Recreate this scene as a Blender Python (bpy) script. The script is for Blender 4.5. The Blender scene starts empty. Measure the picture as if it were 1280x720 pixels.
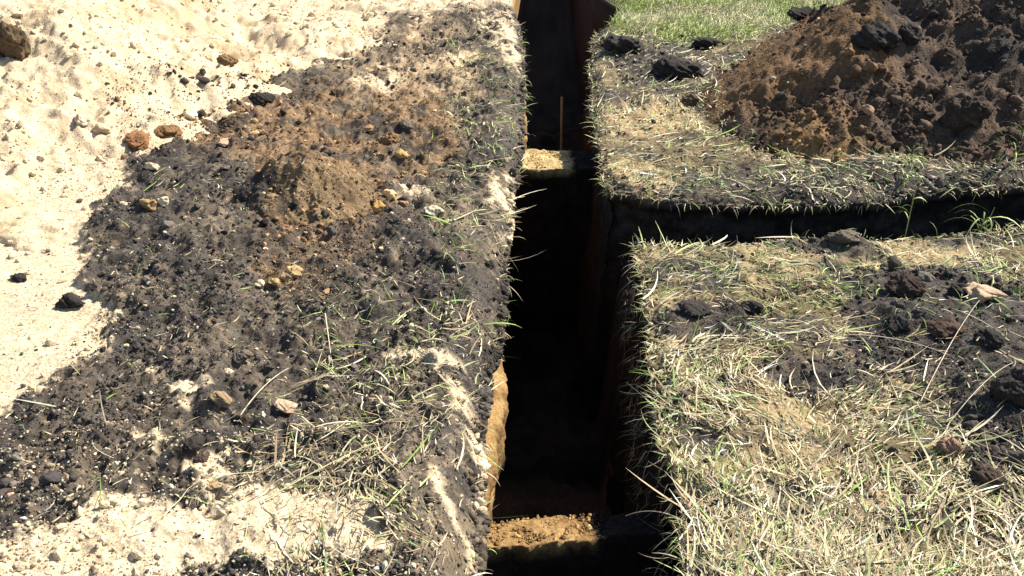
import bpy, math
import numpy as np
from mathutils import Vector
rng = np.random.default_rng(7)
SC = bpy.context.scene
COL = SC.collection

# ------------------------------------------------------------------ camera
CAM_H, FPX, PITCH, YAW = 1.7, 1200.0, math.atan(0.5), math.radians(2.13)
cam_d = bpy.data.cameras.new("camera"); cam = bpy.data.objects.new("camera", cam_d); COL.objects.link(cam)
cam.location = (0, 0, CAM_H); cam.rotation_euler = (math.pi/2 - PITCH, 0, YAW)
cam_d.sensor_width = 36; cam_d.lens = 36*FPX/1280; cam_d.clip_start = .05; cam_d.clip_end = 600
SC.camera = cam
# ------------------------------------------------------------------ light
KX, KY = 0.80, 0.50                        # horizontal travel of a sun ray per metre of drop
sun_dir = Vector((KX, KY, 1)).normalized()
SUN_EL = math.asin(sun_dir.z)
w = bpy.data.worlds.new("World"); SC.world = w; w.use_nodes = True
nt = w.node_tree; bg = nt.nodes["Background"]
sky = nt.nodes.new("ShaderNodeTexSky"); sky.sky_type = 'NISHITA'; sky.sun_disc = False
sky.sun_elevation = SUN_EL; sky.sun_rotation = math.atan2(KX, KY)
nt.links.new(sky.outputs[0], bg.inputs[0]); bg.inputs[1].default_value = 0.085
sd = bpy.data.lights.new("sun", 'SUN'); sd.energy = 5.0; sd.angle = math.radians(.53); sd.color = (1, .93, .82)
so = bpy.data.objects.new("sun", sd); COL.objects.link(so); so.rotation_euler = sun_dir.to_track_quat('Z', 'Y').to_euler()
so.location = (3, 4, 6)
SC.view_settings.view_transform = 'Standard'; SC.view_settings.look = 'None'
SC.view_settings.exposure = 1.0; SC.view_settings.gamma = 1
SC.cycles.max_bounces = 5; SC.cycles.diffuse_bounces = 2

# ------------------------------------------------------------------ maths helpers
_ca, _sa, _cp, _sp = math.cos(YAW), math.sin(YAW), math.cos(PITCH), math.sin(PITCH)
FW = np.array([-_sa*_cp, _ca*_cp, -_sp]); RT = np.array([_ca, _sa, 0.0]); UP = np.cross(RT, FW)
def project(x, y, z=0.0):
    d = x*FW[0] + y*FW[1] + (z-CAM_H)*FW[2]
    d = np.maximum(d, .15)
    u = x*RT[0] + y*RT[1]; v = x*UP[0] + y*UP[1] + (z-CAM_H)*UP[2]
    return 640 + FPX*u/d, 360 - FPX*v/d
def ground_at(px, py, z=0.0):
    r = FW*FPX + RT*(px-640) - UP*(py-360)
    t = (z-CAM_H)/r[2]
    return r[0]*t, r[1]*t
def _h(ix, iy, s):
    n = (ix.astype(np.int64)*374761393 + iy.astype(np.int64)*668265263 + s*1274126177) & 0xffffffff
    n = ((n ^ (n >> 13))*1274126177) & 0xffffffff
    n = n ^ (n >> 16)
    return (n & 0xffffff)/float(0xffffff)
def vnoise(x, y, s=0):
    x = np.asarray(x, float); y = np.asarray(y, float)
    ix = np.floor(x); iy = np.floor(y); fx = x-ix; fy = y-iy
    fx = fx*fx*(3-2*fx); fy = fy*fy*(3-2*fy)
    a = _h(ix, iy, s); b = _h(ix+1, iy, s); c = _h(ix, iy+1, s); d = _h(ix+1, iy+1, s)
    return (a+(b-a)*fx)*(1-fy) + (c+(d-c)*fx)*fy
def fbm(x, y, f, o=4, s=0, g=.5):            # about -1..1
    t = 0; a = 1.0; n = 0; x = np.asarray(x, float); y = np.asarray(y, float)
    for k in range(o):
        c, q = math.cos(.6*k+.3), math.sin(.6*k+.3)
        t = t + a*(vnoise((x*c-y*q)*f+17*k, (x*q+y*c)*f-9*k, s+k*13)*2-1); n += a; a *= g; f *= 2.03
    return t/n*1.6
def ss(a, b, x):
    t = np.clip((x-a)/(b-a), 0, 1); return t*t*(3-2*t)
def poly_mask(px, py, pts, soft=10.0):       # 1 inside, soft edge, in the plane of the photograph's ground points
    pts = np.array(pts, float); n = len(pts)
    d = np.full(px.shape, 1e9); ins = np.zeros(px.shape, bool)
    for i in range(n):
        ax, ay = pts[i]; bx, by = pts[(i+1) % n]
        ex, ey = bx-ax, by-ay
        t = np.clip(((px-ax)*ex+(py-ay)*ey)/(ex*ex+ey*ey+1e-9), 0, 1)
        d = np.minimum(d, np.hypot(px-ax-t*ex, py-ay-t*ey))
        if ay != by:
            c = (ay > py) != (by > py)
            ins ^= c & (px < (bx-ax)*(py-ay)/(by-ay)+ax)
    return ss(-soft, soft, np.where(ins, d, -d))

# ------------------------------------------------------------------ trench edges (metres, from points read off the photograph)
def edge_xy(pts, z=0.0): return np.array([ground_at(a, b, z) for a, b in pts])
_l = edge_xy([(600, 720), (607, 600), (609, 520), (616, 450), (631, 400), (637, 300), (644, 240), (652, 212), (654, 180), (656, 150), (657, 80), (652, 45), (640, 5), (643, -20)], -.06)[::1]
_l = _l[np.argsort(_l[:, 1])]
_r = edge_xy([(858, 720), (850, 640), (832, 560), (815, 480), (812, 420), (802, 350), (791, 306)], -.045)
_r = _r[np.argsort(_r[:, 1])]
_r2 = edge_xy([(756, 246), (748, 190), (742, 140), (738, 80), (742, 50), (765, 28), (775, 12), (740, -10)], -.04)
_r2 = _r2[np.argsort(_r2[:, 1])]
_n = edge_xy([(791, 309), (864, 310), (918, 312), (989, 302), (1042, 302), (1095, 306), (1184, 299), (1280, 288)], -.04)
_f = edge_xy([(756, 244), (829, 255), (909, 260), (1007, 261), (1095, 259), (1140, 248), (1184, 244), (1280, 239)], -.05)
def XL(y): return np.interp(y, _l[:, 0*0+1], _l[:, 0]) + .012*fbm(y, y*0, 7, 3, 3)
def XR(y): return np.interp(y, _r[:, 1], _r[:, 0]) + .016*fbm(y, y*0, 6, 4, 5)
def XR2(y): return np.interp(y, _r2[:, 1], _r2[:, 0]) + .022*fbm(y, y*0, 5, 4, 6)
def YN(x): return np.interp(x, _n[:, 0], _n[:, 1]) + .016*fbm(x, x*0, 6, 4, 8)
def YF(x): return np.interp(x, _f[:, 0], _f[:, 1]) + .02*fbm(x, x*0, 5, 4, 9)
XR0, YN0 = float(_r[-1, 0]), float(_n[0, 1])
XR20, YF0 = float(_r2[0, 0]), float(_f[0, 1])
DEEP = -1.42

# ------------------------------------------------------------------ zones (polygons on the ground, given as where the photograph shows them)
P_SAND = [(-3000, -150), (655, -150), (640, 0), (560, 14), (500, 18), (470, 40), (440, 62), (380, 92), (320, 112), (250, 122), (170, 140), (145, 160), (150, 190), (168, 225), (135, 262), (118, 300), (118, 350), (150, 400), (140, 450), (80, 480), (40, 520), (0, 545), (-3000, 700)]
P_SAND2 = [(-3000, 760), (-60, 705), (60, 672), (160, 646), (240, 640), (330, 622), (400, 632), (440, 655), (470, 655), (485, 690), (450, 715), (380, 700), (340, 706), (290, 700), (230, 722), (150, 900), (-3000, 1400)]
P_BITS = [[(170, 458), (200, 462), (228, 478), (200, 482), (180, 476)], [(215, 500), (245, 488), (262, 500), (240, 516), (220, 514)],
          [(225, 590), (260, 572), (300, 568), (325, 590), (322, 618), (280, 638), (240, 630)], [(165, 550), (200, 552), (225, 575), (200, 590), (175, 575)],
          [(484, 446), (530, 440), (580, 446), (578, 462), (556, 470), (520, 458), (490, 455)], [(560, 468), (582, 476), (600, 520), (604, 600), (596, 600), (584, 540), (566, 500)],
          [(524, 558), (540, 568), (590, 660), (584, 668), (560, 630), (530, 580)],
          [(590, 30), (640, 10), (650, 60), (648, 90), (636, 80)], [(612, 226), (640, 200), (648, 260), (630, 280), (616, 250)],
          [(490, 235), (530, 230), (540, 250), (500, 258)], [(440, 100), (500, 104), (495, 118), (440, 116)], [(560, 70), (600, 66), (600, 80), (560, 84)]]
P_CLAY = [(140, 160), (200, 148), (300, 130), (420, 108), (550, 118), (565, 170), (545, 210), (500, 240), (480, 300), (455, 345), (410, 378), (350, 370), (318, 345), (330, 300), (320, 245), (318, 205), (270, 196), (160, 190)]
P_TAN = [(400, 20), (560, 30), (600, 60), (590, 120), (470, 130), (420, 100)]
P_DARKR = [[(805, 390), (850, 372), (905, 378), (960, 380), (950, 410), (900, 428), (830, 425)], [(1070, 350), (1120, 335), (1180, 345), (1290, 360), (1300, 620), (1220, 590), (1180, 500), (1120, 470), (1060, 440), (1050, 390)],
           [(930, 300), (1080, 290), (1085, 320), (1000, 325)], [(940, 435), (1090, 450), (1100, 490), (1020, 505), (960, 470)], [(1140, 292), (1290, 282), (1290, 300), (1160, 308)]]
P_DARKF = [[(750, 50), (880, 50), (900, 110), (870, 130), (780, 110)], [(760, 210), (800, 214), (1000, 205), (1290, 215), (1290, 250), (770, 262)]]
P_OCHRF = [[(760, 192), (800, 196), (850, 215), (846, 235), (800, 234), (760, 215)], [(750, 132), (860, 130), (880, 160), (760, 170)]]
P_LAWN = [(770, -150), (1600, -150), (1060, 20), (1000, 22), (930, 48), (880, 52), (800, 44), (765, 40)]

def zones(x, y):
    px, py = project(x, y, 0.0)
    k = np.clip((py+240)/700, .25, 1.6)
    wx = px + 30*k*fbm(x, y, 3.0, 4, 21); wy = py + 20*k*fbm(x, y, 3.0, 4, 22)
    wx2 = px + 14*k*fbm(x, y, 9, 3, 31); wy2 = py + 9*k*fbm(x, y, 9, 3, 32)
    right = x > .1
    z = {}
    hf = fbm(x, y, 24, 3, 34); wx = wx+16*k*hf; wy = wy+11*k*fbm(x, y, 20, 3, 35)
    sand = np.maximum(poly_mask(wx, wy, P_SAND, 9), poly_mask(wx2+8*k*hf, wy2+6*k*hf, P_SAND2, 6))
    brk = ss(-.55, .15, fbm(x, y, 22, 3, 33))
    for p in P_BITS: sand = np.maximum(sand, poly_mask(wx2, wy2, p, 6)*brk)
    z['sand'] = np.where(right, 0, sand)
    z['clay'] = np.where(right, 0, poly_mask(wx, wy, P_CLAY, 16))
    z['tan'] = np.where(right, 0, poly_mask(wx, wy, P_TAN, 22))
    dk = 0*px
    for p in P_DARKR: dk = np.maximum(dk, poly_mask(wx2, wy2, p, 9))
    near = y < .5*(YN0+YF0)
    dkf = 0*px
    for p in P_DARKF: dkf = np.maximum(dkf, poly_mask(wx2, wy2, p, 8))
    z['dark'] = np.where(right, np.where(near, dk, dkf), 0)
    oc = 0*px
    for p in P_OCHRF: oc = np.maximum(oc, poly_mask(wx2, wy2, p, 6))
    z['ochre'] = np.where(right & ~near, oc, 0)
    z['lawn'] = np.where(right & ~near, poly_mask(wx2, wy2, P_LAWN, 8), 0)
    z['px'], z['py'] = px, py
    return z

# heights ---------------------------------------------------------------
def G(px, py, z=0): return ground_at(px, py, z)
MOUND = G(385, 262)
def bump(x, y, c, rx, ry, p=2): return np.exp(-(((x-c[0])/rx)**2+((y-c[1])/ry)**2)**(p/2))
def H_left(x, y):
    a = XL(y)-x                                    # distance from the trench edge
    h = .030*fbm(x, y, 1.6, 3, 41) + .020*fbm(x, y, 6, 3, 42) + .010*fbm(x, y, 26, 3, 43)
    path = poly_mask(*project(x, y, 0), [(-400, 190), (90, 230), (110, 440), (20, 540), (-400, 600)], 40)
    h = .030*fbm(x, y, 1.6, 3, 41)*path + h*(1-.8*path)
    px_, py_ = project(x, y, 0); k_ = np.clip((py_+240)/700, .25, 1.6)
    sd_ = poly_mask(px_+30*k_*fbm(x, y, 3.0, 4, 21), py_+20*k_*fbm(x, y, 3.0, 4, 22), P_SAND, 7)
    sd2_ = poly_mask(px_+14*k_*fbm(x, y, 9, 3, 31), py_+9*k_*fbm(x, y, 9, 3, 32), P_SAND2, 6)
    h = h + .022*(1-sd_)*(1-sd2_)+.030*sd2_ + (.026*fbm(x, y, 11, 4, 45)+.012*np.abs(fbm(x, y, 28, 2, 46)))*(1-sd_)*(1-sd2_)*ss(.0, .2, a)
    h = h*ss(-.02, .25, a) + (1-ss(-.02, .25, a))*(.012*fbm(x, y, 9, 4, 44))
    lip = 1-ss(0, .17, a)
    near = 1-ss(2.6, 5.5, y)
    h = h - lip*lip*(.05+.09*near)
    h += .075*bump(x, y, G(250, 300), .55, .8)*ss(.1, .4, a)
    return h
def H_right(x, y, near):
    h = .028*fbm(x, y, 1.8, 3, 51) + .020*fbm(x, y, 7, 3, 52) + .009*fbm(x, y, 24, 3, 53)
    if near:
        d = np.minimum(x-XR(y), YN(x)-y)
        h = h + .06*bump(x, y, G(1180, 410), .35, .25) + .05*bump(x, y, G(1120, 360), .14, .12) + .05*bump(x, y, G(1270, 490), .2, .3)
    else:
        d = np.minimum(x-XR2(y), y-YF(x))
        h = h + .10*bump(x, y, G(850, 92), .13, .16) + .06*bump(x, y, G(790, 62), .22, .3)
        h = h - .01*(1-ss(0, .22, y-YF(x)))
    h = h*ss(-.05, .12, d) - .035*(1-ss(0, .09, d))
    return h
def H(x, y):
    x = np.asarray(x, float); y = np.asarray(y, float)
    mid = .5*(YN0+YF0)
    return np.where(x < .07, H_left(x, y), np.where(y < mid, H_right(x, y, True), H_right(x, y, False)))
def on_ground(x, y, m=0.0):
    mid = .5*(YN0+YF0)
    return (x < XL(y)-m) | ((x > XR(y)+m) & (y < YN(x)-m)) | ((x > XR2(y)+m) & (y > YF(x)+m))
HC = G(1290, 60)
def H_heap(x, y):                                   # brown spoil heap on the right
    h = 0*x
    cs = [((3.2, 6.75), 1.9, 1.95, 1.15), ((2.75, 6.1), 1.25, 1.45, .60), ((5.2, 7.5), 2.4, 2.6, 1.4), ((4.1, 5.75), 1.5, .8, .42)]
    for c, rx, ry, a in cs:
        r = np.sqrt(((x-c[0])/rx)**2+((y-c[1])/ry)**2)
        h = np.maximum(h, a*np.clip(1-r, -.5, 1)) + .0*r
    c = (2.02, 6.25)                                 # the small ridge with a steep left side
    r = np.sqrt(((x-c[0]-.10*(y-c[1]))/np.where(x < c[0], 1.12, .9))**2+((y-c[1])/np.where(y > c[1], .9, 1.3))**2)
    h = np.maximum(h, .76*(1-r))
    rough = ss(.0, .25, h)
    smooth_side = ss(0, .15, (1.98-x))*ss(5.7, 6.1, y)
    h = h + (.085*fbm(x, y, 3.5, 4, 61)+.035*fbm(x, y, 13, 3, 62))*ss(-.06, .10, h)*(.35+.65*rough)*(1-.75*smooth_side) + .012*fbm(x, y, 45, 2, 63)
    return h - .045 - .35*ss(4.95, 4.6, y)
def H_sand(x, y):                                   # pale sand heap in the upper left
    h = np.zeros_like(x)
    for c, rx, ry, a in [((-3.1, 6.1), 1.5, 1.9, .55), ((-4.6, 7.2), 2.6, 2.8, 1.15), ((-2.3, 7.6), 1.3, 1.1, .16), ((-3.0, 4.3), .8, .5, .10)]:
        r = np.sqrt(((x-c[0])/rx)**2+((y-c[1])/ry)**2)
        h = np.maximum(h, a*(1-r))
    h = h + .10*fbm(x, y, 1.9, 5, 71) + .040*(.5-np.abs(fbm(x, y, 7, 4, 72)))*ss(-.1, .2, h) + .012*fbm(x, y, 30, 3, 73)
    return h - .03
def H_mound(x, y):                                  # small brown clay mound among the black soil
    c = MOUND
    r = np.sqrt(((x-c[0])/.34)**2+((y-c[1])/.42)**2)
    h = .25*(1-r) + .022*fbm(x, y, 7, 4, 81) + .010*fbm(x, y, 25, 3, 82)
    return h + .0
MOUND = G(385, 255)
def H_top(x, y):
    x = np.asarray(x, float); y = np.asarray(y, float)
    h = H(x, y)
    h = np.where((x > .9) & (y > 4.6), np.maximum(h, H_heap(x, y)), h)
    h = np.where((x < -1.2), np.maximum(h, H_sand(x, y)), h)
    h = np.where((x < -.3), np.maximum(h, h*.8+H_mound(x, y)), h)
    return h

# colours ---------------------------------------------------------------
C_BLACK = np.array([.027, .023, .020]); C_BLK2 = np.array([.078, .068, .058])
C_SAND = np.array([.56, .455, .305]); C_SAND2 = np.array([.42, .32, .20])
C_CLAY = np.array([.13, .078, .040]); C_CLAY2 = np.array([.235, .160, .092])
C_SHADE = np.array([.013, .0095, .0075]); C_LIT = np.array([.15, .115, .058]); C_OCH = np.array([.48, .36, .19])  # near-black is trench shade put into the colour; then straw litter and ochre
def mix(a, b, t): return a + (b-a)*t[..., None]
def ground_color(x, y, zz=None):
    z = zones(x, y)
    n1 = np.clip(.5+.6*fbm(x, y, 12, 4, 91), 0, 1); n2 = np.clip(.5+.7*fbm(x, y, 40, 3, 92), 0, 1); n3 = fbm(x, y, 5, 4, 93)
    c = mix(C_BLACK, C_BLK2, n2*.7+n1*.3)
    c = mix(c, C_BLK2*np.array([1.5, 1.35, 1.1]), .55*ss(0, .7, n3))
    g = ss(.35, .8, fbm(x, y, 30, 3, 94)+.5*fbm(x, y, 4, 2, 95))        # pale grit trodden into the soil
    left = (x < .1)
    c = mix(c, C_SAND2*.7, np.where(left, g*.35+.16*ss(.1, .9, fbm(x, y, 2.3, 4, 98)), 0))
    c = mix(c, mix(C_CLAY, C_CLAY2, n2), z['clay']*(.12+.88*ss(-.35, .25, n3+.4*fbm(x, y, 14, 3, 90))))
    c = mix(c, mix(C_CLAY2, C_SAND2, n1), z['tan']*(.2+.8*ss(-.3, .3, fbm(x, y, 6, 4, 99))))
    st = mix(C_SAND, C_SAND2, n2*.5+.3*ss(.1, .9, n3))
    c = mix(c, st, z['sand'])
    near = y < .5*(YN0+YF0)
    lit = mix(C_BLK2*.8, C_LIT, ss(-.2, .5, fbm(x, y, 5, 4, 96)))
    lit = mix(lit, C_OCH*np.where(near, .85, .6)[..., None], .8*ss(.0, .5, fbm(x, y, 4, 4, 97)))
    litw = np.where(left, 0, 1-z['dark'])
    c = mix(c, lit, litw*np.where(near, .85, .6))
    c = mix(c, mix(C_OCH, C_CLAY2, n1), z['ochre']*.85)
    c = mix(c, np.array([.10, .11, .035])*np.ones_like(c), z['lawn']*.8)
    return c, z

# ------------------------------------------------------------------ materials
def soil_mat(name, rough=.95, speck=.35, bump=.5, scale=1.0, dist=.004):
    m = bpy.data.materials.new(name); m.use_nodes = True; n = m.node_tree.nodes; L = m.node_tree.links
    b = n["Principled BSDF"]; b.inputs["Roughness"].default_value = rough; b.inputs["Specular IOR Level"].default_value = .15
    at = n.new("ShaderNodeAttribute"); at.attribute_name = "col"
    tc = n.new("ShaderNodeTexCoord")
    n1 = n.new("ShaderNodeTexNoise"); n1.inputs["Scale"].default_value = 160*scale; n1.inputs["Detail"].default_value = 5; n1.inputs["Roughness"].default_value = .65
    n2 = n.new("ShaderNodeTexVoronoi"); n2.inputs["Scale"].default_value = 95*scale; n2.inputs["Randomness"].default_value = 1
    L.new(tc.outputs["Object"], n1.inputs["Vector"]); L.new(tc.outputs["Object"], n2.inputs["Vector"])
    r = n.new("ShaderNodeMapRange"); r.inputs[1].default_value = .3; r.inputs[2].default_value = .7; r.inputs[3].default_value = 1-speck; r.inputs[4].default_value = 1+speck
    L.new(n1.outputs["Fac"], r.inputs[0])
    sep = n.new("ShaderNodeSeparateColor"); L.new(n2.outputs["Color"], sep.inputs[0])
    r2 = n.new("ShaderNodeMapRange"); r2.inputs[3].default_value = 1-speck*.7; r2.inputs[4].default_value = 1+speck*.7; L.new(sep.outputs[0], r2.inputs[0])
    mu = n.new("ShaderNodeMath"); mu.operation = 'MULTIPLY'; L.new(r.outputs[0], mu.inputs[0]); L.new(r2.outputs[0], mu.inputs[1])
    vm = n.new("ShaderNodeVectorMath"); vm.operation = 'SCALE'; L.new(at.outputs["Color"], vm.inputs[0]); L.new(mu.outputs[0], vm.inputs["Scale"])
    L.new(vm.outputs[0], b.inputs["Base Color"])
    ad = n.new("ShaderNodeMath"); ad.operation = 'ADD'; L.new(n1.outputs["Fac"], ad.inputs[0]); L.new(n2.outputs["Distance"], ad.inputs[1])
    bp = n.new("ShaderNodeBump"); bp.inputs["Strength"].default_value = bump; bp.inputs["Distance"].default_value = dist
    L.new(ad.outputs[0], bp.inputs["Height"]); L.new(bp.outputs[0], b.inputs["Normal"])
    return m
def blade_mat(name):
    m = bpy.data.materials.new(name); m.use_nodes = True; n = m.node_tree.nodes; L = m.node_tree.links
    b = n["Principled BSDF"]; b.inputs["Roughness"].default_value = .55; b.inputs["Specular IOR Level"].default_value = .3
    at = n.new("ShaderNodeAttribute"); at.attribute_name = "col"
    tc = n.new("ShaderNodeTexCoord"); n1 = n.new("ShaderNodeTexNoise"); n1.inputs["Scale"].default_value = 60
    L.new(tc.outputs["Object"], n1.inputs["Vector"])
    r = n.new("ShaderNodeMapRange"); r.inputs[1].default_value = .3; r.inputs[2].default_value = .7; r.inputs[3].default_value = .75; r.inputs[4].default_value = 1.2
    L.new(n1.outputs["Fac"], r.inputs[0])
    vm = n.new("ShaderNodeVectorMath"); vm.operation = 'SCALE'; L.new(at.outputs["Color"], vm.inputs[0]); L.new(r.outputs[0], vm.inputs["Scale"])
    L.new(vm.outputs[0], b.inputs["Base Color"])
    return m
M_SOIL = soil_mat("soil"); M_HEAP = soil_mat("heap_soil", speck=.3, bump=.6, scale=.7, dist=.006)
M_SAND = soil_mat("sand", speck=.16, bump=.5, dist=.004); M_CLOD = soil_mat("clod", speck=.3, bump=.6, scale=1.2)
M_STONE = soil_mat("stone", rough=.8, speck=.18, bump=.3, dist=.002); M_BLADE = blade_mat("grass_blade")

# ------------------------------------------------------------------ mesh helpers
def link(name, V, F, col, mat, smooth=True, parent=None, label=None, cat=None, group=None, kind=None):
    """V (n,3), F (m,3 or 4) array or list of arrays, col (n,3) per vertex base colour"""
    me = bpy.data.meshes.new(name)
    Fs = F if isinstance(F, list) else [F]
    Fs = [f for f in Fs if len(f)]
    me.vertices.add(len(V)); me.vertices.foreach_set("co", np.ascontiguousarray(V, dtype=np.float32).ravel())
    li = np.concatenate([f.ravel() for f in Fs]).astype(np.int32)
    tot = np.concatenate([np.full(len(f), f.shape[1], np.int32) for f in Fs])
    st = np.concatenate([[0], np.cumsum(tot)[:-1]]).astype(np.int32)
    me.loops.add(len(li)); me.loops.foreach_set("vertex_index", li)
    me.polygons.add(len(tot)); me.polygons.foreach_set("loop_start", st); me.polygons.foreach_set("loop_total", tot)
    me.polygons.foreach_set("use_smooth", np.full(len(tot), smooth))
    me.update(calc_edges=True); me.validate()
    ca = me.color_attributes.new("col", 'FLOAT_COLOR', 'POINT')
    cc = np.ones((len(V), 4), np.float32); cc[:, :3] = col
    ca.data.foreach_set("color", cc.ravel())
    me.materials.append(mat)
    o = bpy.data.objects.new(name, me); COL.objects.link(o)
    if parent: o.parent = parent
    if label: o["label"] = label
    if cat: o["category"] = cat
    if group: o["group"] = group
    if kind: o["kind"] = kind
    return o
def spacing(a, b, f, cap=1e9):
    out = [a]
    while out[-1] < b: out.append(out[-1]+min(cap, f(out[-1])))
    return np.array(out)
def grid_faces(nr, nc, off=0, flip=False):
    i, j = np.meshgrid(np.arange(nr-1), np.arange(nc-1), indexing='ij')
    a = i*nc+j; f = np.stack([a, a+1, a+nc+1, a+nc], -1).reshape(-1, 4)
    return (f[:, ::-1] if flip else f) + off
class Bag:
    def __init__(s): s.V = []; s.F = []; s.C = []; s.n = 0
    def add(s, V, F, C): s.V.append(V); s.F.append(F+s.n); s.C.append(C); s.n += len(V)
    def grid(s, X, Y, Z, C, flip=False):
        s.add(np.stack([X, Y, Z], -1).reshape(-1, 3), grid_faces(*X.shape, 0, flip), C.reshape(-1, 3))
    def link(s, name, mat, **k): return link(name, np.concatenate(s.V), np.concatenate(s.F), np.concatenate(s.C), mat, **k)

# ------------------------------------------------------------------ the ground: three banks, their trench walls and the trench floor, one sheet
G_ = Bag()
DY = lambda y: max(.006, .0026*y) if y < 9.5 else (y-9.3)*.35+.03
DA = lambda a: .0065 if a < 1.6 else (.014 if a < 5 else (a-4.8)*.35)
ys_pos = spacing(1.3, 300, DY); ys_neg = -spacing(0, 40, lambda t: .06+t*.3)[::-1]+1.24
ys_all = np.concatenate([ys_neg, ys_pos])
as_ = spacing(0, 300, DA)
def top_col(x, y): return ground_color(x, y)[0]
# left bank
A, Yg = np.meshgrid(as_, ys_all)
X = -A + XL(Yg)*np.exp(-A/.4) - .19*(1-np.exp(-A/.4))
G_.grid(X, Yg, H_left(X, Yg)-.012*(A > 300), top_col(X, Yg), flip=True)
# wall colours: black topsoil above, brown then ochre clay below, trench shade painted in near-black
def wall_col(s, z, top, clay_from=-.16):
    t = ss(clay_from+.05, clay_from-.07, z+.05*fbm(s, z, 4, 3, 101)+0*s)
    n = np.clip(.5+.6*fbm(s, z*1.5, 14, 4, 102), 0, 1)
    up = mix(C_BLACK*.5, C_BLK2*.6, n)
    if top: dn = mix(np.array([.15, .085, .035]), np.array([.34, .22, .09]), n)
    else: dn = mix(C_SHADE, C_SHADE*2.2, n)  # right walls: near-black paint stands in for their shade
    dn = mix(dn, C_SHADE*np.ones_like(dn), ss(-.60, -.70, z))  # deep part painted dark, as the opposite bank shades it
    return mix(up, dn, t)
# left wall
zs = -np.concatenate([np.linspace(0, .8, 110)[1:], np.linspace(.8, 1.6, 24)[1:]])
Yw, Zw = np.meshgrid(ys_all, zs, indexing='ij')
e0 = XL(ys_all); h0 = H_left(e0, ys_all)
lit = ss(2.08, 2.22, Yw+.0*Zw)*(1-ss(3.3, 4.6, Yw)) + ss(5.7, 6.4, Yw)
zr = Zw                                   # depth below the lip
# behind the lip the wall is cut back; over part of its length the clay comes forward again and catches the sun
cut = -.055*ss(-.02, -.06, zr)
back = -.22*ss(-.06, -.30, zr)
fwd = ss(-.23, -.30, zr)*(.060)*(1-.3*ss(-.3, -.7, zr))
off = cut + lit*fwd + (1-lit)*back - .22*ss(-.58, -.70, zr)
off = off + (.011*fbm(Yw, Zw, 9, 4, 111)+.007*fbm(Yw, Zw, 35, 3, 112))*ss(0, -.05, zr)
Xw = e0[:, None]+off; Zw2 = h0[:, None]+Zw
Xw = np.concatenate([e0[:, None], Xw], 1); Zw2 = np.concatenate([h0[:, None], Zw2], 1); Yw2 = np.concatenate([ys_all[:, None], Yw], 1)
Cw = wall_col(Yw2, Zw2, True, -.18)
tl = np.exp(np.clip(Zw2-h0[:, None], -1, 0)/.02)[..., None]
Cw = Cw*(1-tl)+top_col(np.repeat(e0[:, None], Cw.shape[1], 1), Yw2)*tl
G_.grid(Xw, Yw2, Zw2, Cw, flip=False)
# right banks: top sheets warped to both edges
def bank(near):
    if near:
        bs = np.concatenate([[0]]); ys = np.concatenate([ys_all[ys_all < YN0-.004], [YN0]])[::-1]
        A, B = np.meshgrid(as_, YN0-ys)
        x0 = XR0+A; y0 = YN0-B
        for _ in range(3):
            X = XR0 + A + (XR(y0)-XR0)*np.exp(-A/.35)
            y0 = YN0 - B + (YN(X)-YN0)*np.exp(-B/.35)
        Yv = y0
    else:
        ys = np.concatenate([[YF0], ys_all[ys_all > YF0+.004]])
        A, B = np.meshgrid(as_, ys-YF0)
        y0 = YF0+B
        for _ in range(3):
            X = XR20 + A + (XR2(y0)-XR20)*np.exp(-A/.35)
            y0 = YF0 + B + (YF(X)-YF0)*np.exp(-B/.35)
        Yv = y0
    Z = H_right(X, Yv, near)
    G_.grid(X, Yv, Z, top_col(X, Yv), flip=near is False and False or near)
    # wall: down the main trench edge and along the side trench edge, one strip round the corner
    path_x = np.concatenate([X[::-1, 0], X[0, 1:]]); path_y = np.concatenate([Yv[::-1, 0], Yv[0, 1:]]); path_z = np.concatenate([Z[::-1, 0], Z[0, 1:]])
    n1 = len(X[:, 0]); k = np.arange(len(path_x)); dist = np.concatenate([-np.hypot(X[::-1, 0]-X[0, 0], Yv[::-1, 0]-Yv[0, 0]), np.hypot(X[0, 1:]-X[0, 0], Yv[0, 1:]-Yv[0, 0])])
    t = ss(-.05, .05, dist); sgn = 1 if near else -1
    nx = -(1-t); ny = sgn*t; L = np.hypot(nx, ny); nx /= L; ny /= L
    zz = -np.concatenate([[0], np.linspace(0, .5, 40)[1:], np.linspace(.5, 1.6, 26)[1:]])
    S, Zq = np.meshgrid(dist, zz, indexing='ij')
    off = (-.035*ss(-.02, -.08, Zq) + .03*ss(-.1, -.5, Zq) + .05*ss(-.4, -1.1, Zq) + .035*fbm(S, Zq, 3.5, 4, 123)*ss(-.1, -.4, Zq) + (.020*fbm(S, Zq, 8, 4, 121)+.009*fbm(S, Zq, 33, 3, 122))*ss(0, -.05, Zq))
    if not near: off = np.where(S > .0, off-.03*ss(-.02, -.1, Zq), off)
    Xq = path_x[:, None]+nx[:, None]*off; Yq = path_y[:, None]+ny[:, None]*off; Zz = path_z[:, None]+Zq
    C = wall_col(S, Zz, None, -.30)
    if near: C = mix(C, C_SHADE*.6*np.ones_like(C), .8*ss(-.1, -.3, Zz))  # near wall painted darker still for its shade
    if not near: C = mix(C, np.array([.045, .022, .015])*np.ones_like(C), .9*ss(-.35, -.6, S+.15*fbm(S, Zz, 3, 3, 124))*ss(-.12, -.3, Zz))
    tl = np.exp(np.clip(Zq, -1, 0)/.02)[..., None]
    C = C*(1-tl)+top_col(np.repeat(path_x[:, None], len(zz), 1), np.repeat(path_y[:, None], len(zz), 1))*tl
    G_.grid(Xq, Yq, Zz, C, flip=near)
bank(True); bank(False)
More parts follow.
